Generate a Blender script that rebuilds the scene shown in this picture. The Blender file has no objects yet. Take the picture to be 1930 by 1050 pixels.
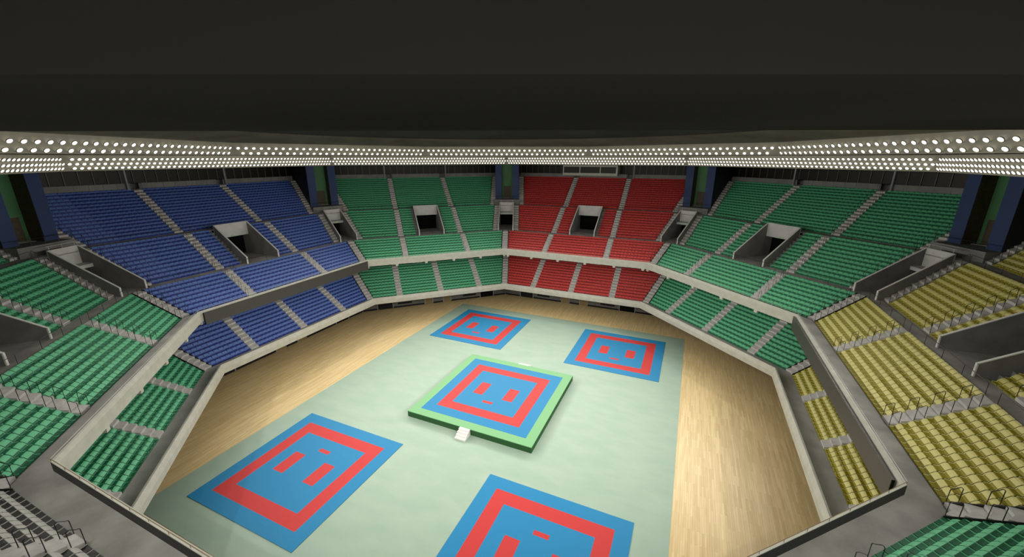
# Octagonal indoor arena seen from a high seat: two tiers of coloured seats, competition mats, rings of floodlights.
import bpy, math
import numpy as np
from math import sin, cos, tan, radians, pi, sqrt, floor, ceil
from mathutils import Vector

sc = bpy.context.scene
COL = sc.collection

# ------------------------------------------------------------------ camera
F = 0.75833
CAM = np.array([17.8156, -35.9215, 26.1561]); YAW, PIT = 1.987093, -0.2921988
fw = np.array([cos(YAW)*cos(PIT), sin(YAW)*cos(PIT), sin(PIT)])
rt = np.array([sin(YAW), -cos(YAW), 0.0]); upv = np.cross(rt, fw)
cam = bpy.data.cameras.new('camera'); camo = bpy.data.objects.new('camera', cam); COL.objects.link(camo)
camo.location = CAM; camo.rotation_euler = (pi/2 + PIT, 0, YAW - pi/2)
cam.sensor_fit = 'HORIZONTAL'; cam.sensor_width = 36; cam.lens = 36*F*1000/1930
cam.clip_start = 0.1; cam.clip_end = 400
sc.camera = camo
sc.view_settings.view_transform = 'Standard'; sc.view_settings.look = 'None'
sc.view_settings.gamma = 1; sc.view_settings.use_curve_mapping = False
sc.view_settings.exposure = 0.0

def project(P):
    P = np.asarray(P) - CAM; d = P @ fw
    d = np.where(np.abs(d) < 1e-6, 1e-6, d)
    return 965 + 1000*F*(P @ rt)/d, 525 - 1000*F*(P @ upv)/d, d

# ------------------------------------------------------------------ materials
def new_mat(name, col, rough=0.6, spec=0.4, metal=0.0):
    m = bpy.data.materials.new(name); m.use_nodes = True
    b = m.node_tree.nodes['Principled BSDF']
    b.inputs['Base Color'].default_value = (*col, 1); b.inputs['Roughness'].default_value = rough
    b.inputs['Specular IOR Level'].default_value = spec; b.inputs['Metallic'].default_value = metal
    return m
def lin(r, g, b):
    f = lambda c: (c/255/12.92) if c/255 <= .04045 else ((c/255+.055)/1.055)**2.4
    return (f(r), f(g), f(b))
def noisy(m, scale, c0, c1, vec_scale=(1, 1, 1), lo=.35, hi=.65, detail=4, bump=0.0, rough=None):
    nt = m.node_tree; n = nt.nodes; l = nt.links; b = n['Principled BSDF']
    tc = n.new('ShaderNodeTexCoord'); mp = n.new('ShaderNodeMapping'); mp.inputs['Scale'].default_value = vec_scale
    nz = n.new('ShaderNodeTexNoise'); nz.inputs['Scale'].default_value = scale; nz.inputs['Detail'].default_value = detail
    cr = n.new('ShaderNodeValToRGB'); cr.color_ramp.elements[0].position = lo; cr.color_ramp.elements[1].position = hi
    cr.color_ramp.elements[0].color = (*c0, 1); cr.color_ramp.elements[1].color = (*c1, 1)
    l.new(tc.outputs['Object'], mp.inputs['Vector']); l.new(mp.outputs['Vector'], nz.inputs['Vector'])
    l.new(nz.outputs['Fac'], cr.inputs['Fac']); l.new(cr.outputs['Color'], b.inputs['Base Color'])
    if bump:
        bp = n.new('ShaderNodeBump'); bp.inputs['Strength'].default_value = bump; bp.inputs['Distance'].default_value = .02
        l.new(nz.outputs['Fac'], bp.inputs['Height']); l.new(bp.outputs['Normal'], b.inputs['Normal'])
    return m
def scol(*c): return tuple(c)

M = {}
M['concrete'] = noisy(new_mat('tier_concrete', (.2, .2, .2), .8, .3), 1.1, (.150, .145, .138), (.235, .228, .218), detail=6)
M['walk'] = noisy(new_mat('walkway_concrete', (.2, .2, .2), .75, .3), .55, (.26, .252, .236), (.38, .37, .352), detail=6)
M['walk2'] = noisy(new_mat('lower_walkway_concrete', (.3, .3, .3), .75, .3), .8, (.42, .41, .385), (.52, .505, .475), detail=6)
M['step'] = noisy(new_mat('step_concrete', (.5, .48, .46), .7, .3), 2.5, (.42, .405, .39), (.52, .505, .485), detail=5)
M['cream'] = noisy(new_mat('cream_painted_wall', (.55, .54, .46), .6, .35), 1.5, (.44, .435, .375), (.50, .495, .43), detail=3)
M['lightpanel'] = noisy(new_mat('light_grey_wall', (.5, .5, .5), .6, .35), 1.2, (.46, .455, .44), (.52, .515, .50))
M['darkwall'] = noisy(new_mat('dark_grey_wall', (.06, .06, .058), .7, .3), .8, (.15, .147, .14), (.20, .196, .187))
M['cap'] = new_mat('white_capping', (.62, .61, .58), .5, .4)
M['inside'] = new_mat('shaded_parapet_inside', (.035, .034, .032), .6, .3)  # shade painted into the colour of the parapet's inner face
M['black'] = new_mat('black_opening', (.004, .004, .004), .9, .1)
M['blackmetal'] = new_mat('black_metal', (.012, .012, .012), .4, .5)
M['rail'] = new_mat('pale_metal_rail', (.45, .45, .42), .4, .5, .2)
M['rail_reflect'] = new_mat('rail_brown_reflection', (.18, .105, .03), .5, .4)  # near parapet rails: brown reflection painted into the colour
M['glass'] = new_mat('rail_glass', (.10, .10, .095), .15, .5)
M['board'] = noisy(new_mat('unlit_led_board', (.12, .115, .1), .45, .4), 40, (.048, .046, .040), (.060, .057, .050))
M['column'] = new_mat('grey_column', (.30, .30, .32), .5, .4)
M['mullion'] = new_mat('bronze_mullion', (.13, .12, .10), .5, .4)
M['window'] = new_mat('dark_window_glass', (.016, .014, .009), .5, .3)
M['upwall'] = noisy(new_mat('grey_top_wall', (.12, .12, .115), .6, .3), .6, (.15, .147, .14), (.20, .195, .185))
M['blue_wall'] = noisy(new_mat('blue_tower_wall', (.03, .06, .2), .6, .3), .5, (.018, .036, .105), (.024, .045, .125))
M['green_wall'] = noisy(new_mat('green_tower_wall', (.06, .2, .07), .6, .3), .5, (.045, .135, .055), (.055, .155, .065))
M['brown'] = noisy(new_mat('brown_door', (.05, .04, .02), .6, .3), 3, (.045, .035, .018), (.065, .05, .026))
M['navy'] = new_mat('navy_side_wall', (.016, .017, .026), .7, .3)
M['ringwall'] = noisy(new_mat('lamp_ring_panel', (.3, .28, .22), .55, .35), .5, (.22, .21, .165), (.27, .255, .20))
M['soffit'] = noisy(new_mat('soffit_panel', (.1, .1, .09), .95, 0.0), .25, (.11, .105, .088), (.14, .133, .112))
M['roof'] = noisy(new_mat('roof_lining', (.05, .05, .045), .95, 0.0), .12, (.040, .041, .037), (.055, .056, .051), detail=5)
M['slab'] = noisy(new_mat('dark_slab_panel', (.02, .02, .02), .95, 0.0), .25, (.070, .067, .058), (.095, .091, .079))
M['backing'] = noisy(new_mat('ring_back_boarding', (.3, .3, .28), .95, 0.0), .3, (.12, .122, .108), (.15, .152, .135), detail=5)
M['seam'] = new_mat('dark_seam', (.03, .029, .026), .7, .2)
M['arena_wall'] = noisy(new_mat('undercroft_panel', (.08, .08, .08), .6, .3), 1.5, (.10, .098, .094), (.13, .127, .12))
M['frame_grey'] = new_mat('grey_door_frame', (.22, .225, .235), .5, .4)
M['kick'] = new_mat('black_kick_panel', (.008, .008, .009), .7, .2)
M['wood_door'] = noisy(new_mat('brown_wood_door', (.2, .14, .05), .5, .3), 3, (.16, .115, .045), (.22, .16, .07), vec_scale=(6, 6, .6))
M['sheet'] = noisy(new_mat('pale_green_sheet', (.35, .5, .4), .55, .35), .35, (.235, .33, .263), (.278, .36, .292), vec_scale=(1, 2.2, 1), detail=7, lo=.3, hi=.7)
M['matblue'] = new_mat('blue_foam_mat', (.007, .165, .345), .6, .3)
M['matred'] = new_mat('red_foam_mat', (.43, .027, .026), .6, .3)
M['platgreen'] = new_mat('green_platform_border', (.15, .34, .16), .6, .3)
M['platdark'] = new_mat('dark_green_skirt', (.022, .075, .026), .7, .2)
M['stepwhite'] = new_mat('white_step', (.66, .63, .61), .5, .4)
M['sign'] = new_mat('pale_sign_face', (.55, .60, .53), .4, .4)
M['signgreen'] = new_mat('green_sign_mark', (.10, .45, .12), .4, .4)
M['boothglass'] = new_mat('booth_glass', (.03, .029, .02), .5, .2)
M['tube'] = new_mat('white_batten', (.7, .7, .68), .4, .4)
# lamp
ml = bpy.data.materials.new('floodlight_glow'); ml.use_nodes = True
nt = ml.node_tree; nt.nodes.clear(); em = nt.nodes.new('ShaderNodeEmission'); ou = nt.nodes.new('ShaderNodeOutputMaterial')
LAMP_STRENGTH = 2.6
em.inputs['Color'].default_value = (1.0, .95, .84, 1); em.inputs['Strength'].default_value = LAMP_STRENGTH
nt.links.new(em.outputs[0], ou.inputs[0]); M['glow'] = ml
# wood floor
mw = new_mat('maple_floor', (.5, .38, .2), .38, .45); nt = mw.node_tree; n = nt.nodes; l = nt.links; b = n['Principled BSDF']
tc = n.new('ShaderNodeTexCoord'); mp = n.new('ShaderNodeMapping'); mp.inputs['Rotation'].default_value = (0, 0, pi/2)
br = n.new('ShaderNodeTexBrick'); br.inputs['Scale'].default_value = 1; br.inputs['Brick Width'].default_value = 2.4; br.inputs['Row Height'].default_value = .16
br.inputs['Mortar Size'].default_value = .003; br.inputs['Mortar'].default_value = (*lin(150, 120, 75), 1)
br.inputs['Color1'].default_value = (.56, .42, .205, 1); br.inputs['Color2'].default_value = (.68, .53, .29, 1); br.inputs['Bias'].default_value = 0
nz = n.new('ShaderNodeTexNoise'); nz.inputs['Scale'].default_value = 1.0; nz.inputs['Detail'].default_value = 5
mp2 = n.new('ShaderNodeMapping'); mp2.inputs['Scale'].default_value = (5, .35, 1)
mx = n.new('ShaderNodeMixRGB'); mx.blend_type = 'MULTIPLY'; mx.inputs['Fac'].default_value = .55
cr = n.new('ShaderNodeValToRGB'); cr.color_ramp.elements[0].position = .3; cr.color_ramp.elements[0].color = (.72, .68, .6, 1); cr.color_ramp.elements[1].position = .7
l.new(tc.outputs['Object'], mp.inputs['Vector']); l.new(mp.outputs['Vector'], br.inputs['Vector'])
l.new(tc.outputs['Object'], mp2.inputs['Vector']); l.new(mp2.outputs['Vector'], nz.inputs['Vector']); l.new(nz.outputs['Fac'], cr.inputs['Fac'])
l.new(br.outputs['Color'], mx.inputs['Color1']); l.new(cr.outputs['Color'], mx.inputs['Color2']); l.new(mx.outputs['Color'], b.inputs['Base Color'])
M['wood'] = mw

SEATC = {  # shell (pan) colour with painted shade, backrest colour with painted light
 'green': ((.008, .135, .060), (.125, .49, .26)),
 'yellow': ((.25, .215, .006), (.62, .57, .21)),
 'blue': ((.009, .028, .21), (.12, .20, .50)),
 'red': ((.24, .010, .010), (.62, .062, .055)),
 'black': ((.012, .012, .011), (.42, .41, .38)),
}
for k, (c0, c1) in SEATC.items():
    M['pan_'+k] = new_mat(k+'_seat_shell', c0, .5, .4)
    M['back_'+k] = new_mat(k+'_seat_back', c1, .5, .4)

# ------------------------------------------------------------------ mesh helpers
class MB:
    def __init__(s): s.v = []; s.f = []; s.m = []
    def poly(s, pts, mi=0):
        i = len(s.v); s.v += [tuple(map(float, p)) for p in pts]; s.f.append(tuple(range(i, i+len(pts)))); s.m.append(mi)
    def hexa(s, p, mi=0):   # p: 8 points, bottom 0-3 ccw, top 4-7
        i = len(s.v); s.v += [tuple(map(float, q)) for q in p]
        for f in ((0,3,2,1),(4,5,6,7),(0,1,5,4),(1,2,6,5),(2,3,7,6),(3,0,4,7)):
            s.f.append(tuple(i+k for k in f)); s.m.append(mi)
    def box(s, x0, x1, y0, y1, z0, z1, mi=0):
        s.hexa([(x0,y0,z0),(x1,y0,z0),(x1,y1,z0),(x0,y1,z0),(x0,y0,z1),(x1,y0,z1),(x1,y1,z1),(x0,y1,z1)], mi)
    def fbox(s, fr, r0, r1, s0, s1, z0, z1, mi=0):  # box in a side frame
        P = lambda r, q, z: fr(r, q, z)
        s.hexa([P(r0,s0,z0),P(r1,s0,z0),P(r1,s1,z0),P(r0,s1,z0),P(r0,s0,z1),P(r1,s0,z1),P(r1,s1,z1),P(r0,s1,z1)], mi)
    def tube(s, pts, rad, n=6, mi=0, caps=True):
        pts = [Vector(p) for p in pts]; rings = []
        for i, p in enumerate(pts):
            a = pts[max(0, i-1)]; b = pts[min(len(pts)-1, i+1)]; d = (b-a).normalized()
            u = d.cross(Vector((0, 0, 1)));
            if u.length < 1e-3: u = d.cross(Vector((1, 0, 0)))
            u.normalize(); w = d.cross(u)
            i0 = len(s.v)
            for k in range(n):
                an = 2*pi*k/n; q = p + rad*(cos(an)*u + sin(an)*w); s.v.append(tuple(q))
            rings.append(i0)
        for a, b in zip(rings, rings[1:]):
            for k in range(n):
                s.f.append((a+k, a+(k+1) % n, b+(k+1) % n, b+k)); s.m.append(mi)
        if caps:
            s.f.append(tuple(rings[0]+k for k in range(n))[::-1]); s.m.append(mi)
            s.f.append(tuple(rings[-1]+k for k in range(n))); s.m.append(mi)
    def mesh(s, name, mats):
        me = bpy.data.meshes.new(name); me.from_pydata(s.v, [], s.f)
        for m in mats: me.materials.append(m)
        if len(mats) > 1: me.polygons.foreach_set('material_index', s.m)
        me.update(); return me
    def obj(s, name, mats, parent=None, smooth=False):
        if not isinstance(mats, (list, tuple)): mats = [mats]
        me = s.mesh(name, mats)
        if smooth: me.polygons.foreach_set('use_smooth', [True]*len(me.polygons))
        o = bpy.data.objects.new(name, me); COL.objects.link(o)
        if parent: o.parent = parent
        return o
def tag(o, label=None, cat=None, group=None, kind=None):
    if label: o['label'] = label
    if cat: o['category'] = cat
    if group: o['group'] = group
    if kind: o['kind'] = kind
    return o
def struct(o): o['kind'] = 'structure'; return o
def empty(name, loc, label, cat, group=None):
    o = bpy.data.objects.new(name, None); COL.objects.link(o); o.location = loc; o.empty_display_size = .2
    return tag(o, label, cat, group)
def bignp(name, V, Fq, mi, mats, smooth=False):   # V (n,3), Fq (m,4) quads
    me = bpy.data.meshes.new(name)
    me.vertices.add(len(V)); me.vertices.foreach_set('co', np.ascontiguousarray(V, dtype=np.float32).ravel())
    me.loops.add(Fq.size); me.loops.foreach_set('vertex_index', np.ascontiguousarray(Fq, dtype=np.int32).ravel())
    me.polygons.add(len(Fq)); me.polygons.foreach_set('loop_start', np.arange(0, Fq.size, 4, dtype=np.int32))
    for m in mats: me.materials.append(m)
    me.polygons.foreach_set('material_index', np.asarray(mi, dtype=np.int32))
    if smooth: me.polygons.foreach_set('use_smooth', np.ones(len(Fq), dtype=bool))
    me.update(calc_edges=True); me.validate()
    o = bpy.data.objects.new(name, me); COL.objects.link(o); return o

# ------------------------------------------------------------------ octagon frames
ED = 0.30
SIDES = [0, 45, 90, 135, 180, 225, 270, 315]
SCOL = {0: 'yellow', 45: 'green', 90: 'red', 135: 'green', 180: 'blue', 225: 'green', 270: 'black', 315: 'green'}
SNAME = {0: 'yellow stand', 45: 'far green stand beside yellow', 90: 'red stand', 135: 'far green stand beside blue', 180: 'blue stand',
         225: 'near green stand beside blue', 270: 'near black stand', 315: 'near green stand beside yellow'}
def diag(a): return (a//45) % 2 == 1
def S(a, r): return (.41421*r - .300) if diag(a) else (.41421*r + .4243)       # half length of side a at base radius r
class Fr:
    def __init__(s, ang, off_r=0, off_s=0):
        a = radians(ang); s.n = np.array([cos(a), sin(a), 0]); s.t = np.array([-sin(a), cos(a), 0]); s.o = s.n*off_r + s.t*off_s; s.ang = ang
    def __call__(s, r, q, z): return s.o + s.n*r + s.t*q + np.array([0, 0, z])
FS = {a: Fr(a, ED if diag(a) else 0) for a in SIDES}
CORN = [22.5+45*k for k in range(8)]
FC = {c: Fr(c, 0, .38 if k % 2 == 0 else -.38) for k, c in enumerate(CORN)}
C8 = 1/cos(radians(22.5))

def band(mb, prof, mi=0, sides=SIDES, gap=None):
    """extrude a (r,z) profile round the octagon, mitred at the corners"""
    for a in sides:
        fr = FS[a]
        for (r0, z0), (r1, z1) in zip(prof, prof[1:]):
            mb.poly([fr(r0, S(a, r0), z0), fr(r0, -S(a, r0), z0), fr(r1, -S(a, r1), z1), fr(r1, S(a, r1), z1)], mi)

# profiles
LOW = dict(r0=30.0, z0=3.30, n=12, d=.527, h=.364)
UA = dict(r0=31.0, z0=9.60, n=8, d=.5375, h=.35375)
UB = dict(r0=36.58, z0=12.43, n=11, d=.5236, h=.3809)
UC = dict(r0=43.74, z0=16.62, n=15, d=.5087, h=.362)
VW = 2.35      # side vomitory half width
def intervals(a, blk, r):
    """s-intervals of terrace, corner cut as perpendicular distance"""
    s = S(a, r)
    if blk == 'B': return [(-(s-1.47*C8), -VW), (VW, s-1.47*C8)]
    return [(-s, s)]
def terraces(mb, P, blk):
    for a in SIDES:
        fr = FS[a]
        for k in range(P['n']):
            r0 = P['r0'] + k*P['d']; r1 = r0 + P['d']; zt = P['z0'] + k*P['h'] + .02; zb = P['z0'] + (k-1)*P['h'] + .02
            if k == 0: zb = P['z0']
            for (a0, b0), (a1, b1) in zip(intervals(a, blk, r0), intervals(a, blk, r1)):
                mb.poly([fr(r0, b0, zb), fr(r0, a0, zb), fr(r0, a0, zt), fr(r0, b0, zt)])
                mb.poly([fr(r0, b0, zt), fr(r0, a0, zt), fr(r1, a1, zt), fr(r1, b1, zt)])
                if k == P['n']-1: mb.poly([fr(r1, b1, zt), fr(r1, a1, zt), fr(r1, a1, P['z0']+(k+1)*P['h']), fr(r1, b1, P['z0']+(k+1)*P['h'])])

# ------------------------------------------------------------------ ground floor
mb = MB(); mb.poly([FS[a](36.0, -S(a, 36.0), 0) for a in SIDES]); struct(mb.obj('floor', M['wood']))
mb = MB(); mb.box(-19.156, 19.156, -25.07, 25.074, .002, .012)
tag(mb.obj('floor_sheet', M['sheet']), 'large pale green protective sheet covering the middle of the wooden floor', 'floor covering')

def rect_ring(mb, o, i, z0, z1, mi=0):
    for (x0, x1, y0, y1) in ((-o, o, i, o), (-o, o, -o, -i), (-o, -i, -i, i), (i, o, -i, i)): mb.box(x0, x1, y0, y1, z0, z1, mi)
def mat_parts(root, z, th):
    m = MB(); rect_ring(m, 6.0, 4.8, z, z+th)
    blue = m
    # inner blue with cut-outs for the red tiles (gridded)
    xs = [-3.6, -2.4, -1.2, -.6, .6, 1.2, 2.4, 3.6]; ys = [-3.6, -1.2, 1.2, 2.04, 2.44, 3.6]
    red = []
    for i in range(7):
        for j in range(5):
            x0, x1, y0, y1 = xs[i], xs[i+1], ys[j], ys[j+1]
            if (i in (1, 5) and j == 1): red.append(('start', x0, x1, y0, y1)); continue
            if i == 3 and j == 3: red.append(('ref', x0, x1, y0, y1)); continue
            blue.box(x0, x1, y0, y1, z, z+th)
    blue.obj('blue_mat', M['matblue'], root)
    m = MB(); rect_ring(m, 4.8, 3.6, z, z+th); m.obj('red_border', M['matred'], root)
    for kind, x0, x1, y0, y1 in red:
        m = MB(); m.box(x0, x1, y0, y1, z, z+th)
        m.obj('starting_mark' if kind == 'start' else 'referee_mark', M['matred'], root)
for sx, sy, rz, lab in ((-1, 1, pi, 'blue and red square mat in front of the far green seats beside blue'),
                        (1, 1, pi, 'blue and red square mat on the sheet in front of the red seats'),
                        (-1, -1, 0, 'blue and red square mat, the whole one on the near side of the raised platform'),
                        (1, -1, 0, 'blue and red square mat cut off by the lower edge of the view')):
    r = empty('competition_mat', (sx*10.649, sy*16.748, .012), lab, 'mat', 'karate mats around the platform'); r.rotation_euler.z = rz
    mat_parts(r, 0, .04)
pl = empty('raised_platform', (0, 0, .012), 'raised square platform with green border and dark green skirt in mid floor', 'platform')
m = MB(); m.box(-6.97, 6.97, -6.97, 6.97, 0, .60); m.obj('skirt', M['platdark'], pl)
m = MB(); rect_ring(m, 6.97, 6.0, .60, .655); m.obj('green_border', M['platgreen'], pl)
ms = bpy.data.objects.new('mat_surface', None); 
# mat of the platform: parts straight under the platform
def plat_mat():
    before = set(bpy.data.objects)
    mat_parts(pl, .60, .06)
    for o in set(bpy.data.objects) - before: o.rotation_euler.z = pi
plat_mat(); bpy.data.objects.remove(ms)
for (x0, x1, sy, lab) in ((-.60, .54, -1, 'white four-step stair at the near edge of the green platform'),
                          (-.24, 1.12, 1, 'white stair at the far edge of the green platform, mostly hidden')):
    st = empty('platform_stairs', ((x0+x1)/2, sy*6.98, .012), lab, 'stairs', 'white steps up to the platform')
    hw = (x1-x0)/2
    for k in range(4):
        m = MB(); y1 = sy*(.27*(4-k)); m.box(-hw, hw, min(0, y1), max(0, y1), .16*k+ (.0 if k == 0 else .001), .16*(k+1)-.001)
        y0 = sy*(.27*(3-k)); m.box(-hw, hw, min(y0, y1+sy*.03), max(y0, y1+sy*.03), .16*(k+1)-.03, .16*(k+1)); m.obj('step', M['stepwhite'], st)

# ------------------------------------------------------------------ undercroft wall below the lower tier
RW = 33.15
mb = MB(); band(mb, [(RW, 0), (RW, 2.9)]); struct(mb.obj('wall_undercroft', M['arena_wall']))
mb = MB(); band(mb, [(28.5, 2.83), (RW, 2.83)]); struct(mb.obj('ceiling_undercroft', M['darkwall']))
kick = MB(); fram = MB(); doors = []; holes = MB()
for a in SIDES:
    fr = FS[a]; L = S(a, RW)
    for (s0, s1) in ((-.87, .96), (-8.08, -2.48), (2.6, 8.15)):
        kick.fbox(fr, RW-.05, RW-.01, s0, s1, .02, .30)
    for (s0, s1) in ((-7.3, -4.8), (4.9, 7.35)):
        kick.fbox(fr, RW-.05, RW-.01, s0, s1, .62, .93)
    for s in (-.94, 1.03, -8.17, -2.40, 2.52, 8.23, 10.9, -10.85):
        fram.fbox(fr, RW-.09, RW-.01, s-.06, s+.06, 0, 2.83)
    for s0, s1 in ((-L+.1, -10.9), (10.95, L-.1)): kick.fbox(fr, RW-.05, RW-.01, s0, s1, .02, .30)
    holes.fbox(fr, RW-.04, RW-.012, -10.78, -8.24, .02, 2.7)
    doors += [(a, -2.33, -1.0), (a, 1.09, 2.45), (a, 8.3, 10.8)]
struct(kick.obj('trim_1', M['kick'])); struct(fram.obj('trim_2', M['frame_grey'])); struct(holes.obj('trim_3', M['black']))
for i, (a, s0, s1) in enumerate(doors):
    m = MB(); m.fbox(FS[a], RW-.05, RW-.013, s0, s1, .01, 2.5); struct(m.obj('door_%d' % (i+1), M['wood_door'] if abs(s0) < 5 else M['kick']))

# ------------------------------------------------------------------ lower tier
mb = MB(); band(mb, [(28.5, 2.83), (28.17, 2.83), (28.14, 3.42), (28.32, 3.90), (28.46, 3.90), (28.50, 3.30)])
struct(mb.obj('trim_4', M['cream']))
mb = MB(); band(mb, [(28.50, 3.30), (30.0, 3.30)]); struct(mb.obj('floor_lower_walkway', M['walk2']))
mb = MB(); terraces(mb, LOW, 'L'); band(mb, [(36.32, 7.668), (37.4, 7.668)]); struct(mb.obj('floor_lower_tier', M['concrete']))
mb = MB(); band(mb, [(37.3, 7.6), (37.3, 9.4)]); struct(mb.obj('wall_lower_tier_back', M['darkwall']))
# ------------------------------------------------------------------ upper tier
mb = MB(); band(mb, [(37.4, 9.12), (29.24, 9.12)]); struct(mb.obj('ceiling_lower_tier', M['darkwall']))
mb = MB(); band(mb, [(29.6, 9.11), (29.24, 9.11), (29.24, 9.98), (29.37, 10.225), (29.50, 10.225), (29.505, 10.15)])
struct(mb.obj('trim_5', M['cream']))
mb = MB(); band(mb, [(29.508, 10.19), (29.512, 9.60)]); struct(mb.obj('trim_6', M['inside']))
mb = MB(); band(mb, [(29.51, 9.60), (31.0, 9.60)]); struct(mb.obj('floor_upper_walkway', M['walk']))
mb = MB(); terraces(mb, UA, 'A'); terraces(mb, UB, 'B'); terraces(mb, UC, 'C')
struct(mb.obj('floor_upper_tier', M['concrete']))
mb = MB(); band(mb, [(35.3, 12.43), (36.58, 12.43)])
# cross aisle two, split by vomitories
for a in SIDES:
    fr = FS[a]; r0, r1 = 42.34, 43.74; z = 16.62
    s0 = S(a, r0); s1 = S(a, r1)
    mb.poly([fr(r0, s0-1.47*C8, z), fr(r0, -(s0-1.47*C8), z), fr(r1, -(s1-1.47*C8), z), fr(r1, s1-1.47*C8, z)])
band(mb, [(51.37, 22.05), (52.6, 22.05)])
# vomitory floors
for a in SIDES:
    fr = FS[a]; mb.poly([fr(36.58, VW, 12.43), fr(36.58, -VW, 12.43), fr(45.5, -VW, 12.43), fr(45.5, VW, 12.43)])
for c in CORN:
    fr = FC[c]; mb.poly([fr(38.4, 1.6, 12.429), fr(38.4, -1.6, 12.429), fr(47.2, -1.6, 12.429), fr(47.2, 1.6, 12.429)])
struct(mb.obj('floor_cross_aisles', M['walk']))

def vom_wall(mb, fr, s, th, r0, r1, zf0, zt0, zt1):
    """side wall of a vomitory at s (centre of the thickness), sloped top with a white cap"""
    s0, s1 = s-th/2, s+th/2; rk = r0+.10
    mb.hexa([fr(r0,s0,zf0),fr(r1,s0,zf0),fr(r1,s1,zf0),fr(r0,s1,zf0),fr(r0,s0,zt0),fr(r1,s0,zt1),fr(r1,s1,zt1),fr(r0,s1,zt0)], 0)
    c0, c1 = s0-.02, s1+.02
    mb.hexa([fr(r0-.05,c0,zt0-.02),fr(r1,c0,zt1-.02),fr(r1,c1,zt1-.02),fr(r0-.05,c1,zt0-.02),fr(r0-.05,c0,zt0+.05),fr(r1,c0,zt1+.05),fr(r1,c1,zt1+.05),fr(r0-.05,c1,zt0+.05)], 1)
    mb.fbox(fr, r0-.09, r0-.005, c0, c1, zf0, zt0+.05, 1)
def exit_sign(fr, r, z, lab):
    o = empty('exit_sign', tuple(fr(r, 0, z)), lab, 'exit sign', 'green exit signs over the vomitories')
    o.rotation_euler.z = radians(fr.ang)
    m = MB(); m.box(-.03, 0, -.27, .27, -.13, .13); m.obj('sign_face', M['sign'], o)
    m = MB()  # running figure and arrow, raised a little from the face
    m.box(-.04, -.03, -.02, .06, .05, .10); m.box(-.04, -.03, -.06, .05, -.03, .04); m.box(-.04, -.03, -.14, -.06, -.02, .01)
    m.box(-.04, -.03, .05, .13, .0, .03); m.box(-.04, -.03, -.10, -.04, -.10, -.04); m.box(-.04, -.03, .03, .10, -.10, -.05)
    m.box(-.04, -.03, .16, .25, -.09, .09); m.box(-.04, -.03, -.25, -.17, -.02, .02)
    m.obj('running_figure', M['signgreen'], o)
def slope_z(r, r0, z0, r1, z1): return z0 + (z1-z0)*(r-r0)/(r1-r0)
for i, a in enumerate(SIDES):
    fr = FS[a]; mb = MB()
    for s in (-2.28, 2.28): vom_wall(mb, fr, s, .14, 36.02, 41.75, 12.43, 13.34, 17.20)
    for s in (-2.28, 2.28): mb.fbox(fr, 41.7, 45.6, s-.07, s+.07, 12.43, 15.4, 0)
    struct(mb.obj('wall_vomitory_%d' % (i+1), [M['darkwall'], M['cap']]))
    mb = MB(); mb.fbox(fr, 41.70, 41.86, -2.35, 2.35, 15.34, 17.25); mb.fbox(fr, 41.86, 42.5, -2.35, 2.35, 16.5, 16.62)
    struct(mb.obj('wall_lintel_%d' % (i+1), M['lightpanel']))
    mb = MB(); mb.fbox(fr, 45.4, 45.6, -2.2, 2.2, 12.43, 15.5); mb.fbox(fr, 41.9, 45.6, -2.2, 2.2, 15.36, 15.5); mb.fbox(fr, 43.0, 43.1, -2.2, 2.2, 12.44, 15.35)
    struct(mb.obj('door_%d' % (101+i), M['black']))  # black panels: the tunnel's darkness painted as a surface
    exit_sign(fr, 41.69, 15.50, 'green exit sign over middle entrance of %s' % SNAME[a])
BET = {22.5: 'yellow and far green', 67.5: 'red and green', 112.5: 'green and red', 157.5: 'blue and far green', 202.5: 'blue and near green', 247.5: 'near green and black', 292.5: 'black and near green', 337.5: 'yellow and near green'}
BET[67.5] = 'red stand and far green stand beside yellow'; BET[112.5] = 'red stand and far green stand beside blue'
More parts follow.
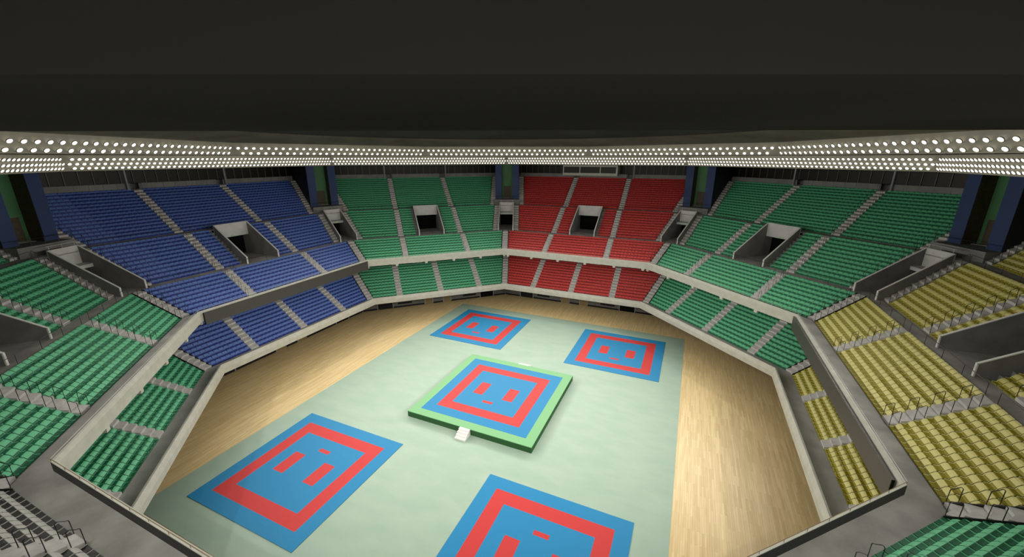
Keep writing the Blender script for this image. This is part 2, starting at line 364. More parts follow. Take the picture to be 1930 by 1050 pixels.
for i, c in enumerate(CORN):
    fr = FC[c]; mb = MB()
    for s in (-1.41, 1.41): vom_wall(mb, fr, s, .12, 38.42, 44.65, 12.43, 13.36, 17.18)
    for s in (-1.41, 1.41): mb.fbox(fr, 44.6, 47.2, s-.06, s+.06, 12.43, 15.4, 0)
    struct(mb.obj('wall_vomitory_%d' % (11+i), [M['darkwall'], M['cap']]))
    mb = MB(); mb.fbox(fr, 44.62, 44.76, -1.47, 1.47, 15.0, 17.23); mb.fbox(fr, 43.5, 44.62, -1.34, 1.34, 15.22, 15.32); mb.fbox(fr, 43.5, 43.62, -1.34, 1.34, 14.90, 15.32)
    mb.fbox(fr, 44.62, 47.3, -1.47, 1.47, 16.5, 16.62)
    struct(mb.obj('wall_lintel_%d' % (11+i), M['lightpanel']))
    mb = MB(); mb.fbox(fr, 45.6, 45.7, -1.33, 1.33, 12.44, 15.35); mb.fbox(fr, 44.9, 47.2, -1.33, 1.33, 15.2, 15.3); struct(mb.obj('door_%d' % (121+i), M['black']))  # darkness of the corner tunnel painted as black panels
    exit_sign(fr, 43.49, 15.10, 'green exit sign on corner canopy between %s' % BET[c])
    # handrail above the corner entrance
    mb = MB(); P0 = [fr(44.7, s, 17.62) for s in (-1.45, 1.45)]; mb.tube(P0, .03)
    o = mb.obj('entrance_rail', M['rail'])
    for s in (-1.2, 0, 1.2):
        m = MB(); m.tube([fr(44.7, s, 17.2), fr(44.7, s, 17.62)], .022); m.obj('post', M['rail'], o)
    tag(o, 'pale rail above corner entrance between %s' % BET[c], 'rail', 'rails above the corner entrances')
    # landing in front of the tower
    mb = MB(); mb.fbox(fr, 46.15, 48.9, -2.62, 2.62, 16.55, 17.66); struct(mb.obj('floor_landing_%d' % (i+1), M['darkwall']))
    mb = MB(); mb.tube([fr(46.3, -2.5, 18.35), fr(46.3, 2.5, 18.35)], .025); o = mb.obj('landing_rail', M['blackmetal'])
    for s in (-2.5, -1.25, 0, 1.25, 2.5):
        m = MB(); m.tube([fr(46.3, s, 17.66), fr(46.3, s, 18.35)], .02); m.obj('post', M['blackmetal'], o)
    tag(o, 'dark rail at tower between %s' % BET[c], 'rail', 'rails on the tower landings')
    # tower
    r0 = 47.65
    mb = MB()
    for sg in (-1, 1):
        s0, s1 = sorted((sg*1.16, sg*2.48)); mb.fbox(fr, r0, r0+1.6, s0, s1, 16.7, 26.2, 0)
    mb.fbox(fr, r0+1.6, r0+1.75, -1.17, 1.17, 17.66, 26.2, 1)
    for sg in (-1, 1): s0, s1 = sorted((sg*1.150, sg*1.162)); mb.fbox(fr, r0+.05, r0+1.6, s0, s1, 17.66, 26.2, 2)
    for sg in (-1, 1): s0, s1 = sorted((sg*2.0, sg*2.478)); mb.fbox(fr, r0+.30, 55.5, s0, s1, 16.7, 26.2, 3)
    for sg in (-1, 1): s0, s1 = sorted((sg*2.479, sg*2.495)); mb.fbox(fr, r0+.02, 55.5, s0, s1, 16.7, 26.2, 3)
    struct(mb.obj('wall_tower_%d' % (i+1), [M['blue_wall'], M['green_wall'], M['brown'], M['navy']]))
    mb = MB(); mb.fbox(fr, r0+1.55, r0+1.6, -.77, .77, 17.66, 20.25); struct(mb.obj('door_%d' % (141+i), M['brown']))

# top wall, glazing, booth, columns
mb = MB()
for a in SIDES:
    fr = FS[a]; L = S(a, 51.5) - 2.9*C8
    for s0, s1 in ((-L, -6.0), (-5.05, 5.05), (6.0, L)):
        mb.fbox(fr, 51.55, 51.63, s0, s1, 22.0, 22.78)
struct(mb.obj('wall_top_parapet', M['upwall']))
mb = MB()
for a in SIDES:
    fr = FS[a]; L = S(a, 51.5) - 2.9*C8
    for s0, s1 in ((-L, -6.0), (-5.05, 5.05), (6.0, L)):
        mb.fbox(fr, 51.53, 51.65, s0, s1, 22.78, 22.83)
        k = max(1, round((s1-s0)/1.4))
        for j in range(k+1):
            s = s0 + (s1-s0)*j/k; mb.fbox(fr, 51.53, 51.56, s-.03, s+.03, 22.02, 22.8)
struct(mb.obj('trim_7', M['mullion']))
mb = MB(); band(mb, [(52.6, 22.05), (52.6, 22.70), (52.8, 22.70), (52.8, 22.05)]); struct(mb.obj('wall_gallery_kerb', M['upwall']))
mb = MB(); band(mb, [(54.5, 22.0), (54.5, 27.0)]); struct(mb.obj('window_1', M['window']))
mb = MB()
for a in SIDES:
    fr = FS[a]; L = S(a, 54.5) - 3*C8; k = int(2*L/1.4)
    for j in range(k+1):
        s = -L + 2*L*j/k; mb.fbox(fr, 54.38, 54.49, s-.04, s+.04, 22.05, 27.0)
struct(mb.obj('trim_8', M['mullion']))
mb = MB(); band(mb, [(52.6, 22.05), (54.5, 22.05)]); struct(mb.obj('floor_top_gallery', M['darkwall']))
for a in SIDES:
    if a in (270,): continue
    for s in (-6.33, 6.4):
        if a == 90 and s > 0: continue
        fr = FS[a]; m = MB(); m.tube([fr(51.3, s, 22.05), fr(51.3, s, 26.1)], .12, 10); o = m.obj('roof_column', M['column'], smooth=True)
        m = MB(); m.tube([fr(51.3, s, 22.0), fr(51.3, s, 22.12)], .2, 10); m.obj('base', M['column'], o)
        tag(o, 'thin grey roof column at the top of the %s, %s' % (SNAME[a], 'clockwise one' if s < 0 else 'anticlockwise one'), 'column', 'columns along the top gallery')
fr = FS[90]
bo = empty('commentary_booth', tuple(fr(50.5, 2.6, 22.5)), 'long pale commentary booth with three dark panes above the red seats', 'booth')
def bpart(name, boxes, mat):
    m = MB(); o0 = fr(50.5, 2.6, 22.5)
    for (r0, r1, s0, s1, z0, z1) in boxes: m.fbox(fr, r0, r1, s0, s1, z0, z1)
    m.v = [tuple(np.array(v)-o0) for v in m.v]; return m.obj(name, mat, bo)
bpart('body', [(51.0, 53.5, -3.2, 8.4, 22.5, 24.62), (50.5, 51.0, -3.2, -3.05, 22.5, 24.62), (50.5, 51.0, 8.25, 8.4, 22.5, 24.62)], M['cream'])
bpart('sill', [(50.4, 51.0, -3.2, 8.4, 22.5, 23.02)], M['cream'])
bpart('window_frame', [(50.45, 50.6, -3.2, 8.4, 24.28, 24.62), (50.45, 50.6, 8.2, 8.4, 23, 24.3), (50.45, 50.6, 4.6, 4.78, 23, 24.3), (50.45, 50.6, .28, .46, 23, 24.3), (50.45, 50.6, -3.2, -2.85, 23, 24.3)], M['cream'])
for s0, s1 in ((4.78, 8.2), (.46, 4.6), (-2.85, .28)): bpart('pane', [(50.55, 50.58, s0, s1, 23.02, 24.28)], M['boothglass'])

# ------------------------------------------------------------------ stairs in the aisles
AIS_U, AIS_L = (-5.53, 5.53), (-7.16, 0.0, 7.16)
mb = MB()
for P, ais, e0, e1 in ((LOW, AIS_L, 0, 0), (UA, AIS_U, 0, 0), (UB, AIS_U, 1.47, 2.48), (UC, AIS_U, 2.5, 3.5)):
    for a in SIDES:
        fr = FS[a]
        for k in range(P['n']):
            r0 = P['r0'] + k*P['d']; r1 = r0 + P['d']; zb = P['z0'] + k*P['h']; zf = zb + .62*P['h']; zt = zb + 1.02*P['h']
            for q in ais:
                a0, b0 = q-.5, q+.5
                mb.hexa([fr(r0,a0,zb-.1),fr(r1,a0,zb-.1),fr(r1,b0,zb-.1),fr(r0,b0,zb-.1),fr(r0,a0,zf),fr(r1,a0,zt),fr(r1,b0,zt),fr(r0,b0,zf)])
            p1 = e1 if e1 else .52
            for sg in (-1, 1):
                A0, A1 = S(a, r0)-e0*C8, S(a, r1)-e0*C8; B0, B1 = S(a, r0)-p1*C8, S(a, r1)-p1*C8
                z1 = zb-.1
                mb.hexa([fr(r0, sg*B0, z1), fr(r1, sg*B1, z1), fr(r1, sg*A1, z1), fr(r0, sg*A0, z1), fr(r0, sg*B0, zf), fr(r1, sg*B1, zt), fr(r1, sg*A1, zt), fr(r0, sg*A0, zf)])
struct(mb.obj('floor_stair_aisles', M['step']))
# thin black kerbs beside the corner stairs
mb = MB()
for P, e in ((LOW, .55), (UA, .55)):
    for a in SIDES:
        fr = FS[a]
        for k in range(P['n']):
            r0 = P['r0']+k*P['d']; r1 = r0+P['d']; zt = P['z0']+(k)*P['h']+.05
            for sg in (-1, 1):
                q = [(S(a, r)-e*C8, S(a, r)-(e+.05)*C8) for r in (r0, r1)]
                mb.hexa([fr(r0, sg*q[0][0], zt-.2), fr(r1, sg*q[1][0], zt-.2+P['h']), fr(r1, sg*q[1][1], zt-.2+P['h']), fr(r0, sg*q[0][1], zt-.2),
                         fr(r0, sg*q[0][0], zt+.09), fr(r1, sg*q[1][0], zt+.09+P['h']), fr(r1, sg*q[1][1], zt+.09+P['h']), fr(r0, sg*q[0][1], zt+.09)])
struct(mb.obj('trim_9', M['blackmetal']))

# ------------------------------------------------------------------ seats
PITCH = .559
def seat_arrays(d, h, w=.515):
    """pan (shell) and backrest of one seat: local x along the row, y outward, z up from the tread"""
    V = []; Q = []; MI = []
    def grid(rows, mi):
        i0 = len(V); nc = len(rows[0]);
        for r in rows: V.extend(r)
        for a in range(len(rows)-1):
            for b in range(nc-1):
                i = i0+a*nc+b; Q.append((i, i+1, i+nc+1, i+nc)); MI.append(mi)
    hw = w/2; X = (-hw, -hw*.87, 0, hw*.87, hw)
    side = (.035, .0, 0, .0, .035)           # raised rims: the shell is a shallow bucket
    q = d/.5375; hq = h/.354
    prof = [(.02, .0), (.02, .075*hq), (.13, .055*hq), (.245, .055*hq), (.275, .12*hq), (.295, .185*hq)]
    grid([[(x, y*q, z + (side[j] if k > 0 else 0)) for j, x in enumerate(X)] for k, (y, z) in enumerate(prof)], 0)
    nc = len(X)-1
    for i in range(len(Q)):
        if i % nc in (0, nc-1) and i//nc > 0: MI[i] = 1      # the raised rims take the painted-lit backrest colour
    nshell = (len(V), len(Q))
    # backrest: low leaning pad with rounded top corners, front then rear face
    y0, z0, y1, z1 = .290*q, .183*hq, .545*q, h+.035
    row = lambda f, dy, dz, cz: [(x, y0+(y1-y0)*f+dy - (.010 if j in (0, 4) else 0), z0+(z1-z0)*f+dz - (cz if j in (0, 4) else 0)) for j, x in enumerate(X)]
    bulge = .012
    lo, md, hi = row(0, 0, 0, 0), row(.55, -.010, bulge+.02, .012), row(.95, .0, .012, .075)
    tp = [(p[0]*.97, p[1]+.018, p[2]-.004) for p in hi]; bk = [(p[0]*.97, p[1]+.03, p[2]-.05) for p in row(.95, 0, 0, .075)]; bl = [(p[0]*.97, p[1]+.035, p[2]-.05) for p in lo]
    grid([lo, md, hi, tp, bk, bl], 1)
    return np.array(V), np.array(Q), np.array(MI), nshell
BL = {'L': LOW, 'A': UA, 'B': UB, 'C': UC}
AISL = {'L': AIS_L, 'A': AIS_U, 'B': AIS_U, 'C': AIS_U}
CUT = {'L': .63, 'A': .63, 'B': 2.60, 'C': 3.62}
PROTO = {k: seat_arrays(P['d'], P['h']) for k, P in BL.items()}
seats = []   # (a, blk, row, idx from the far end, s, centre)
for a in SIDES:
    fr = FS[a]
    # the end of the row that lies farther from the camera
    far_pos = np.linalg.norm(fr(34, 12, 10)-CAM) > np.linalg.norm(fr(34, -12, 10)-CAM)
    for blk, P in BL.items():
        ais = AISL[blk]
        for k in range(P['n']):
            r0 = P['r0']+k*P['d']; lim = S(a, r0) - CUT[blk]*C8
            xs = []
            edges = sorted(ais)
            gaps = [(edges[i]+.5, edges[i+1]-.5) for i in range(len(edges)-1)]
            for g0, g1 in gaps:
                nseat = int(round((g1-g0)/PITCH)); p = (g1-g0)/nseat
                xs += [g0+p*(j+.5) for j in range(nseat)]
            p = PITCH
            j = 0
            while edges[-1]+.5+p*(j+1) <= lim+.12:
                xs.append(edges[-1]+.5+p*(j+.5)); xs.append(edges[0]-.5-p*(j+.5)); j += 1
            rem = lim + .12 - (edges[-1]+.5+p*j)
            narrow = {}
            if rem > .14:
                for sg in (-1, 1):
                    x = sg*(edges[-1]+.5+p*j+rem/2); xs.append(x); narrow[x] = rem/p
            if blk == 'B': xs = [x for x in xs if abs(x) > VW+.27]
            xs.sort(reverse=bool(far_pos))
            for idx, x in enumerate(xs):
                c = fr(r0+P['d']*.5, x, P['z0']+k*P['h']+.25)
                seats.append((a, blk, k, idx, x, c, narrow.get(x, 1.0)))
Cn = np.array([s[5] for s in seats]); U, Vv, D = project(Cn)
inview = (D > 1) & (U > -420) & (U < 2350) & (Vv > 0) & (Vv < 1420)
inframe = (D > 1) & (U > -6) & (U < 1936) & (Vv > 0) & (Vv < 1056)
colr = np.array([SCOL[s[0]] for s in seats])
# lower-tier seats deep under the balcony are hidden; rank them behind
rank = D.copy()
hidden = np.array([(s[1] == 'L' and s[2] > 8) or (s[1] == 'L' and s[0] in (270, 315)) or (s[0] == 315 and s[1] == 'C') for s in seats])
ORD = 'first second third fourth fifth sixth seventh eighth ninth tenth eleventh twelfth thirteenth fourteenth fifteenth sixteenth seventeenth eighteenth nineteenth'.split()
TEN = {20: 'twent', 30: 'thirt', 40: 'fort', 50: 'fift', 60: 'sixt', 70: 'sevent'}
def ordinal(n):
    if n <= 19: return ORD[n-1]
    t, u = n//10*10, n % 10
    return TEN[t]+'ieth' if u == 0 else TEN[t]+'y-'+ORD[u-1]
BNAME = {'L': 'lower tier', 'A': 'upper tier front block', 'B': 'upper tier middle block', 'C': 'upper tier back block'}
SHORT = {0: 'yellow stand', 45: 'far green stand beside yellow', 90: 'red stand', 135: 'far green stand beside blue', 180: 'blue stand',
         225: 'near green stand beside blue', 270: 'black stand', 315: 'near green stand beside yellow'}
def seat_label(col, a, blk, k, idx):
    st = '' if col != 'green' else ', ' + {225: 'blue-side near stand', 315: 'yellow-side near stand', 45: 'yellow-side far stand', 135: 'blue-side far stand'}[a]
    b = {'L': 'lower tier', 'A': 'upper front block', 'B': 'upper middle block', 'C': 'upper back block'}[blk]
    return '%s plastic seat%s, %s, %s row, %s from far end' % (col, st, b, ordinal(k+1), ordinal(idx+1))
indiv = {}
for c in ('green', 'yellow', 'blue', 'red', 'black'):
    ids = np.where((colr == c) & inframe & ~hidden)[0]
    ids = ids[np.argsort(D[ids])][:300]; indiv[c] = set(ids.tolist())
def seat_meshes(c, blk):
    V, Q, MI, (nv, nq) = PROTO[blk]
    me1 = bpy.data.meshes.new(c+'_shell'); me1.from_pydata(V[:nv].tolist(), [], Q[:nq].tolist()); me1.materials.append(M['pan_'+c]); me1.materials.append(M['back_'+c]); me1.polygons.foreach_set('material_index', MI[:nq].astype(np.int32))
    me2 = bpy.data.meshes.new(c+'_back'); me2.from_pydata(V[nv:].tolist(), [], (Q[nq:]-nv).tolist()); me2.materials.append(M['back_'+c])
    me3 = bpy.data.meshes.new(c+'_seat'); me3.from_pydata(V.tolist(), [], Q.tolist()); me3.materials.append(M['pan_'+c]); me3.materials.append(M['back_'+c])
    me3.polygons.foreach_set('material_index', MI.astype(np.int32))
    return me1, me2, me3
MESH = {(c, b): seat_meshes(c, b) for c in SEATC for b in BL}
def seat_pose(a, blk, k, x):
    P = BL[blk]; return FS[a](P['r0']+k*P['d'], x, P['z0']+k*P['h']+.02), radians(a-90)
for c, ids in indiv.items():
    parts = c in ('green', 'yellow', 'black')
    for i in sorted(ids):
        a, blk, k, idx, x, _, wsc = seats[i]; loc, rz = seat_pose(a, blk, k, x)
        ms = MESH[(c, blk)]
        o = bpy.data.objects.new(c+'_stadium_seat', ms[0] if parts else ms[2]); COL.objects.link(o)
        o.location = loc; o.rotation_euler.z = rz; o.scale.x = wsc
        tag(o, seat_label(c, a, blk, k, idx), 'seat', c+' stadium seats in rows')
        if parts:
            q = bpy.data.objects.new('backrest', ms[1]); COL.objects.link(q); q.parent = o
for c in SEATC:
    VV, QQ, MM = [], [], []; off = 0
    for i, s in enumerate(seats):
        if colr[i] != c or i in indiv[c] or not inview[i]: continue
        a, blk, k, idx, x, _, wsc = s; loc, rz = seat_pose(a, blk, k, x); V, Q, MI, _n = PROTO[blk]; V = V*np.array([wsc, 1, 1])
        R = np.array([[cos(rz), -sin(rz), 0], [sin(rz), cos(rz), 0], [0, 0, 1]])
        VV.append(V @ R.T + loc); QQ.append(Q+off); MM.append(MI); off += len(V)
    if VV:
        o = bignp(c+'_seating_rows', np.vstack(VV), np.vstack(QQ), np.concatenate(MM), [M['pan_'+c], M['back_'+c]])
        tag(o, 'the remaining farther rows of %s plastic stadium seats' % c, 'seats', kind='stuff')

# ------------------------------------------------------------------ hoop handrails
def hoop_mesh(d, h, wide):
    m = MB(); H = .95; rr = .10; dz = h
    pts = [(0, 0, 0), (0, 0, H-rr)]
    w = wide
    for j in range(1, 5):
        an = pi/2*j/4; pts.append((0, rr-rr*cos(an), H-rr+rr*sin(an)))
    zt = H + dz*.55
    pts2 = [(0, w-rr+rr*sin(pi/2*j/4), zt - rr + rr*cos(pi/2*j/4) + 0) for j in range(0, 5)]
    pts += pts2 + [(0, w, dz*.8)]
    m.tube(pts, .019, 6); return m.mesh('hoop_handrail', [M['blackmetal']])
hoops = []
for blk in ('A', 'B', 'C', 'L'):
    P = BL[blk]
    if blk == 'L': continue
    for a in SIDES:
        if a == 270 and blk == 'C': continue
        for k in range(0, P['n'], 2):
            r = P['r0']+k*P['d']+.03; z = P['z0']+k*P['h']+.1
            lst = [(s+e, 'aisle at s %.1f' % s, s, e) for s in AIS_U for e in (-.51, .51)]
            e1 = {'A': .52, 'B': 2.5, 'C': 3.52}[blk]
            lst += [(sg*(S(a, r)-e1*C8), 'corner', sg*99, 0) for sg in (-1, 1)]
            for s, nm, s_a, e in lst: hoops.append((a, blk, k, s, s_a, e, FS[a](r, s, z)))
HM = {b: hoop_mesh(BL[b]['d'], BL[b]['h'], .42) for b in ('A', 'B', 'C')}
HP = np.array([h[6] for h in hoops]); u, v, d = project(HP)
ok = (d > 1) & (u > -250) & (u < 2180) & (v > 0) & (v < 1250)
inf = (d > 1) & (u > 0) & (u < 1930) & (v > 0) & (v < 1070)
order = np.argsort(d); picks = [i for i in order if inf[i]][:200]; ps = set(picks)
for i in picks:
    a, blk, k, s, s_a, e, p = hoops[i]; fr = FS[a]
    far_pos = np.linalg.norm(fr(34, 12, 10)-CAM) > np.linalg.norm(fr(34, -12, 10)-CAM)
    sg = 1 if far_pos else -1
    if e == 0: where = ('far' if s_a*sg > 0 else 'near')+' corner stair'
    else: where = ('far' if s_a*sg > 0 else 'near')+' aisle, '+('far' if e*sg > 0 else 'near')+' edge'
    o = bpy.data.objects.new('hoop_handrail', HM[blk]); COL.objects.link(o); o.location = p; o.rotation_euler.z = radians(a-90)
    b = {'A': 'front block', 'B': 'middle block', 'C': 'back block'}[blk]
    st = {0: 'yellow stand', 45: 'yellow-side far stand', 90: 'red stand', 135: 'blue-side far stand', 180: 'blue stand', 225: 'blue-side near stand', 270: 'black stand', 315: 'yellow-side near stand'}[a]
    tag(o, 'black hoop handrail, %s %s, %s, %s one up' % (st, b, where, ordinal(k//2+1)), 'handrail', 'hoop handrails beside the stair aisles')
m = MB()
for i in range(len(hoops)):
    if i in ps or not ok[i]: continue
    a, blk, k, s, s_a, e, p = hoops[i]; fr = FS[a]; h = BL[blk]['h']
    Q = lambda dr, dz: tuple(p + fr.n*dr + np.array([0, 0, dz]))
    m.tube([Q(0, 0), Q(0, .85), Q(.1, .97), Q(.32, 1.08), Q(.42, 1.0), Q(.42, h*.8)], .017, 4)
o = m.obj('distant_handrails', M['blackmetal']); tag(o, 'remaining thin black hoop handrails on the farther stair aisles', 'handrails', kind='stuff')

# long guard rails at the cross aisles and the parapet rail
def guard(fr, a, r, z, s0, s1, hgt, mat, name, lab, grp, step=2.2, rad=.02):
    m = MB(); m.tube([fr(r, s0, z+hgt), fr(r, s1, z+hgt)], rad, 6); o = m.obj(name, mat)
    k = max(1, round(abs(s1-s0)/step))
    for j in range(k+1):
        s = s0+(s1-s0)*j/k; p = MB(); p.tube([fr(r, s, z), fr(r, s, z+hgt)], rad*.8, 5); p.obj('post', mat, o)
    tag(o, lab, 'rail', grp)
for a in (0, 45, 135, 180, 225, 90):
    fr = FS[a]
    for r, z, nm, cutw in ((35.33, 12.43, 'front cross aisle', 1.2), (42.37, 16.62, 'back cross aisle', 2.7)):
        L = S(a, r) - cutw*C8
        for s0, s1, w in ((-L, -6.1, 'clockwise part'), (-4.95, 4.95, 'middle part'), (6.1, L, 'anticlockwise part')):
            if z > 15 and w == 'middle part':
                pass
            guard(fr, a, r, z, s0, s1, .80, M['blackmetal'], 'guard_rail', 'thin dark guard rail, %s, %s, %s' % (nm, SHORT[a], w), 'guard rails along the cross aisles')
for a in (0, 45, 90, 135, 180, 225, 270, 315):
    fr = FS[a]; L = S(a, 29.44)
    guard(fr, a, 29.47, 10.22, -L, L, .17, M['rail'] if a in (0, 45, 90, 135, 180, 225) else M['rail_reflect'], 'parapet_rail', 'low thin rail on top of the balcony parapet of the %s' % SHORT[a], 'rails on the balcony parapet', 1.53, .014)

# LED boards, brackets, batten lights
for a in (0, 180):
    fr = FS[a]; L = S(a, 29.0) - .12
    o = empty('ribbon_display', tuple(fr(29.1, 0, 8.72)), 'long unlit dark grey display board on the balcony front of the %s' % SHORT[a], 'display board', 'unlit display boards on the balcony')
    o.rotation_euler.z = radians(a)
    m = MB(); m.box(-.09, .05, -L, L, 0, 1.36); m.obj('screen', M['board'], o)
    m = MB()
    for s in np.linspace(-L+1, L-1, 9): m.box(.05, .14, s-.06, s+.06, .4, 1.2)
    m.box(-.06, .05, -L-.03, -L, 0, 1.36); m.box(-.06, .05, L, L+.03, 0, 1.36)
    m.obj('mounting_frame', M['black'], o)
for a in SIDES:
    if a in (270, 315): continue
    fr = FS[a]
    ss = (-11.85, -7.3, -2.42, 2.37, 7.25, 11.85)
    if a in (0, 180): continue
    for j, s in enumerate(ss):
        m = MB(); m.fbox(fr, 29.245, 29.55, s-.2, s+.2, 8.80, 9.108); m.fbox(fr, 29.3, 29.6, s-.26, s+.26, 9.02, 9.108)
        tag(m.obj('fascia_bracket', M['cream']), 'small cream block under balcony front, %s, %s counting clockwise' % (SHORT[a], ordinal(6-j)), 'bracket', 'blocks under the balcony front')
    for s0, s1, w in ((3.1, 4.67, 'anticlockwise'), (-4.94, -3.33, 'clockwise')):
        m = MB(); m.fbox(fr, 29.55, 29.7, s0, s1, 9.0, 9.1); tag(m.obj('batten_light', M['tube']), 'white batten under balcony, %s, %s one' % (SHORT[a], w), 'light fitting', 'batten fittings under the balcony')

# ------------------------------------------------------------------ lamp rings and roof
def oct_ring(mb, ap, z0, z1, rot, mi=0, ap2=None):
    ap2 = ap if ap2 is None else ap2
    for k in range(8):
        a0 = radians(rot+45*k-22.5); a1 = radians(rot+45*k+22.5); c = 1/cos(pi/8)
        P = lambda an, ap_, z: (ap_*c*cos(an), ap_*c*sin(an), z)
        mb.poly([P(a1, ap, z0), P(a0, ap, z0), P(a0, ap2, z1), P(a1, ap2, z1)], mi)
# lower ring: unrotated octagon
mb = MB()
for prof in ([(38.56, 26.40), (38.56, 24.86), (39.1, 24.82), (39.3, 26.3)],):
    for a in SIDES:
        fr = FS[a]
        for (r0, z0), (r1, z1) in zip(prof, prof[1:]):
            mb.poly([fr(r0, -S(a, r0), z0), fr(r0, S(a, r0), z0), fr(r1, S(a, r1), z1), fr(r1, -S(a, r1), z1)])
struct(mb.obj('trim_10', M['ringwall']))
# upper ring: octagon turned by half a side
mb = MB(); oct_ring(mb, 35.30, 26.44, 28.0, 22.5)
struct(mb.obj('trim_11', M['ringwall']))
# slab between the rings; near the camera it ends in a straight edge across the line of sight
def clip_poly(pts, n, c):
    out = []
    for i in range(len(pts)):
        p, q = np.array(pts[i]), np.array(pts[(i+1) % len(pts)]); dp, dq = p @ n - c, q @ n - c
        if dp >= 0: out.append(p)
        if dp*dq < 0: out.append(p + (q-p)*dp/(dp-dq))
    return out
hv = np.array([cos(YAW), sin(YAW), 0]); EDGE = CAM @ hv + 1.552
mb = MB()
def ring_pts(k):   # annulus wedges in 16 pieces between the two octagons
    a0 = radians(22.5*k); a1 = radians(22.5*(k+1)); c = 1/cos(pi/8)
    inner = lambda an: 35.30/cos((an-radians(22.5)+pi/8) % (pi/4) - pi/8)
    outer = lambda an: 38.62/cos((an+pi/8) % (pi/4) - pi/8)
    return [(r*cos(an), r*sin(an), 26.44) for an, r in ((a0, inner(a0)), (a1, inner(a1)), (a1, outer(a1)), (a0, outer(a0)))]
for k in range(16):
    q = clip_poly(ring_pts(k), hv, EDGE)
    if len(q) > 2: mb.poly(q[::-1])
struct(mb.obj('ceiling_ring_slab', M['slab']))
# soffit from the upper ring to the round ceiling edge, round seam, roof
NS = 64; mb = MB()
oc = lambda an, ap: ap/cos((an-radians(22.5)+pi/8) % (pi/4) - pi/8)
for k in range(NS):
    a0, a1 = 2*pi*k/NS, 2*pi*(k+1)/NS
    P = lambda an, r, z: (r*cos(an), r*sin(an), z)
    mb.poly([P(a0, oc(a0, 35.3), 28.0), P(a1, oc(a1, 35.3), 28.0), P(a1, 30.6, 29.02), P(a0, 30.6, 29.02)])
struct(mb.obj('ceiling_soffit', M['soffit']))
mb = MB()
for k in range(NS):
    a0, a1 = 2*pi*k/NS, 2*pi*(k+1)/NS
    mb.poly([P(a0, 30.6, 29.02), P(a1, 30.6, 29.02), P(a1, 30.3, 29.16), P(a0, 30.3, 29.16)])
struct(mb.obj('trim_12', M['seam']))
mb = MB()
for (ra, za), (rb, zb) in (((30.3, 29.16), (20, 31.5)), ((20, 31.5), (8, 33.2)), ((8, 33.2), (.01, 33.6))):
    for k in range(NS):
        a0, a1 = 2*pi*k/NS, 2*pi*(k+1)/NS
        mb.poly([P(a0, ra, za), P(a1, ra, za), P(a1, rb, zb), P(a0, rb, zb)])
struct(mb.obj('ceiling', M['roof']))
# roof over the seats behind the rings
mb = MB(); oct_ring(mb, 60.0, 28.6, 28.6, 0, ap2=35.0)
struct(mb.obj('ceiling_outer', M['backing']))
# back boarding of the upper ring, seen from behind right beside the viewer
mb = MB(); oct_ring(mb, 35.42, 26.45, 28.6, 22.5); struct(mb.obj('wall_ring_rear', M['backing']))
mb = MB(); q0, q1 = hv*EDGE - rt*30, hv*EDGE + rt*30  # straight board added close before the camera so that bounced light reaches it
B_ = lambda p, z, b: tuple(p + np.array([0, 0, z]) - hv*b*0 + hv*b)
mb.hexa([B_(q0, 26.434, 0), B_(q1, 26.434, 0), B_(q1, 26.46, .12), B_(q0, 26.46, .12), B_(q0, 28.55, 0), B_(q1, 28.55, 0), B_(q1, 28.55, .12), B_(q0, 28.55, .12)])
struct(mb.obj('wall_added_board', M['backing']))
# lamps
lamps = []
for a in SIDES:
    fr = FS[a]; n_ = 59 if not diag(a) else 57
    for row, (z, off) in enumerate(((26.01, 0), (25.56, .5), (25.16, 0))):
        cnt = n_ if off == 0 else n_+1
        for j in range(cnt):
            s = ((n_-1)/2 - j + off)*.541; lamps.append(('lower', a, row, j, fr(38.56, s, z), a, .145))
for k in range(8):
    a = 22.5+45*k; fr = Fr(a)
    for row, (z, off) in enumerate(((27.365, 0), (26.73, .5))):
        cnt = 32 if off == 0 else 31
        for j in range(cnt):
            s = (31/2 - j - off)*.9035; lamps.append(('upper', a, row, j, fr(35.30, s, z), a, .19))
def lamp_mesh(rad, seg, glow_only=False):
    m = MB()
    # local: faces -x (towards the arena centre); housing ring + domed lens
    ring = lambda r, x: [(x, r*cos(2*pi*k/seg), r*sin(2*pi*k/seg)) for k in range(seg)]
    def loft(A, B, mi):
        i = len(m.v); m.v += A+B
        for k in range(seg): m.f.append((i+k, i+(k+1) % seg, i+seg+(k+1) % seg, i+seg+k)); m.m.append(mi)
    loft(ring(rad*1.12, 0), ring(rad*1.12, -.07), 0); loft(ring(rad*1.12, -.07), ring(rad, -.07), 0)
    loft(ring(rad, -.07), ring(rad*.6, -.115), 1); i = len(m.v); m.v += ring(rad*.6, -.115); m.f.append(tuple(range(i, i+seg))); m.m.append(1)
    m.v = [tilt(p) for p in m.v]
    return m
def tilt(p, ang=radians(40)):      # the lamp axis (local -x) leans down by ang
    x, y, z = p; return (x*cos(ang) - z*sin(ang) - .10, y, x*sin(ang) + z*cos(ang))
LM = {r: lamp_mesh(r, 12).mesh('floodlight', [M['ringwall'], M['glow']]) for r in (.145, .19)}
LP = np.array([x[4] for x in lamps]); u, v, d = project(LP)
inf = (d > 1) & (u > 0) & (u < 1930) & (v > 0) & (v < 1050)
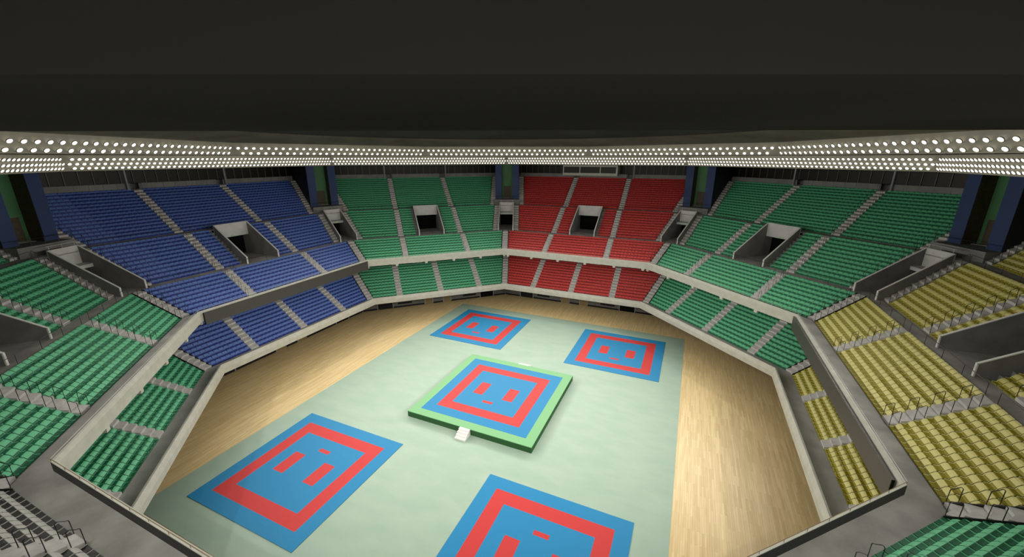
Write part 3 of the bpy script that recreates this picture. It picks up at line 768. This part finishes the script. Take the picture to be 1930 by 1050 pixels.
# facing the camera
score = np.array([x[6] for x in lamps])/np.maximum(d, 1)
order = [i for i in np.argsort(-score) if inf[i]][:300]; ps = set(order)
CORNW = {22.5: 'yellow and green', 67.5: 'green and red', 112.5: 'red and green', 157.5: 'green and blue', 202.5: 'blue and near green', 247.5: 'near green and black', 292.5: 'black and near green', 337.5: 'near green and yellow'}
for i in order:
    ring_, a, row, j, p, rz, rad = lamps[i]
    o = bpy.data.objects.new('floodlight', LM[rad]); COL.objects.link(o); o.location = p; o.rotation_euler.z = radians(rz)
    if ring_ == 'lower': lab = 'round floodlight, lower ring %s row above %s seats%s, %s counting clockwise' % (('top', 'middle', 'bottom')[row], SCOL[a], {45: ' beside yellow', 135: ' past red', 225: ' before blue', 315: ' after yellow'}.get(a, ''), ordinal(j+1))
    else: lab = 'round floodlight, upper ring %s row, corner of %s, %s counting clockwise' % (('top', 'bottom')[row], CORNW[a], ordinal(j+1))
    tag(o, lab, 'floodlight', 'floodlights in rows on the lamp rings')
m = MB(); protos = {r: lamp_mesh(r, 8) for r in (.145, .19)}
VV, FF, MM = [], [], []
for i, (ring_, a, row, j, p, rz, rad) in enumerate(lamps):
    if i in ps: continue
    q = protos[rad]; an = radians(rz); R = np.array([[cos(an), -sin(an), 0], [sin(an), cos(an), 0], [0, 0, 1]])
    V = np.array(q.v) @ R.T + p; off = len(m.v)
    m.v += [tuple(x) for x in V]; m.f += [tuple(k+off for k in f) for f in q.f]; m.m += q.m
o = m.obj('floodlight_rows', [M['ringwall'], M['glow']]); tag(o, 'the remaining rows of round white floodlights on both lamp rings', 'floodlights', kind='stuff')

# the light the lamps give: spot lamps set inside every few lenses, all leaning down like the fixtures
def spots(sel, energy, nm):
    ld = bpy.data.lights.new(nm, 'SPOT'); ld.energy = energy; ld.color = (1.0, .965, .88); ld.shadow_soft_size = .12
    ld.spot_size = radians(102); ld.spot_blend = 1.0
    for p, ang in sel:
        o = bpy.data.objects.new(nm, ld); COL.objects.link(o)
        an = radians(ang); dn = radians(TILT); dr = Vector((-cos(an)*cos(dn), -sin(an)*cos(dn), -sin(dn)))
        o.location = Vector(p) + dr*.22; o.rotation_euler = dr.to_track_quat('-Z', 'Y').to_euler()
TILT = 24
okp = lambda p: p @ hv > EDGE + .3
up = [(x[4], x[5]) for x in lamps if okp(x[4]) and x[0] == 'upper' and x[2] == 1 and x[3] % 4 == 2]
lo = [(x[4], x[5]) for x in lamps if okp(x[4]) and x[0] == 'lower' and x[2] == 1 and x[3] % 8 == 4]
EN = 2950
spots(up, EN, 'floodlight_beam'); spots(lo, EN, 'floodlight_beam_low')
# ------------------------------------------------------------------ world
w = bpy.data.worlds.new('world'); sc.world = w; w.use_nodes = True
w.node_tree.nodes['Background'].inputs['Color'].default_value = (.9, .92, 1, 1); w.node_tree.nodes['Background'].inputs['Strength'].default_value = 0.0
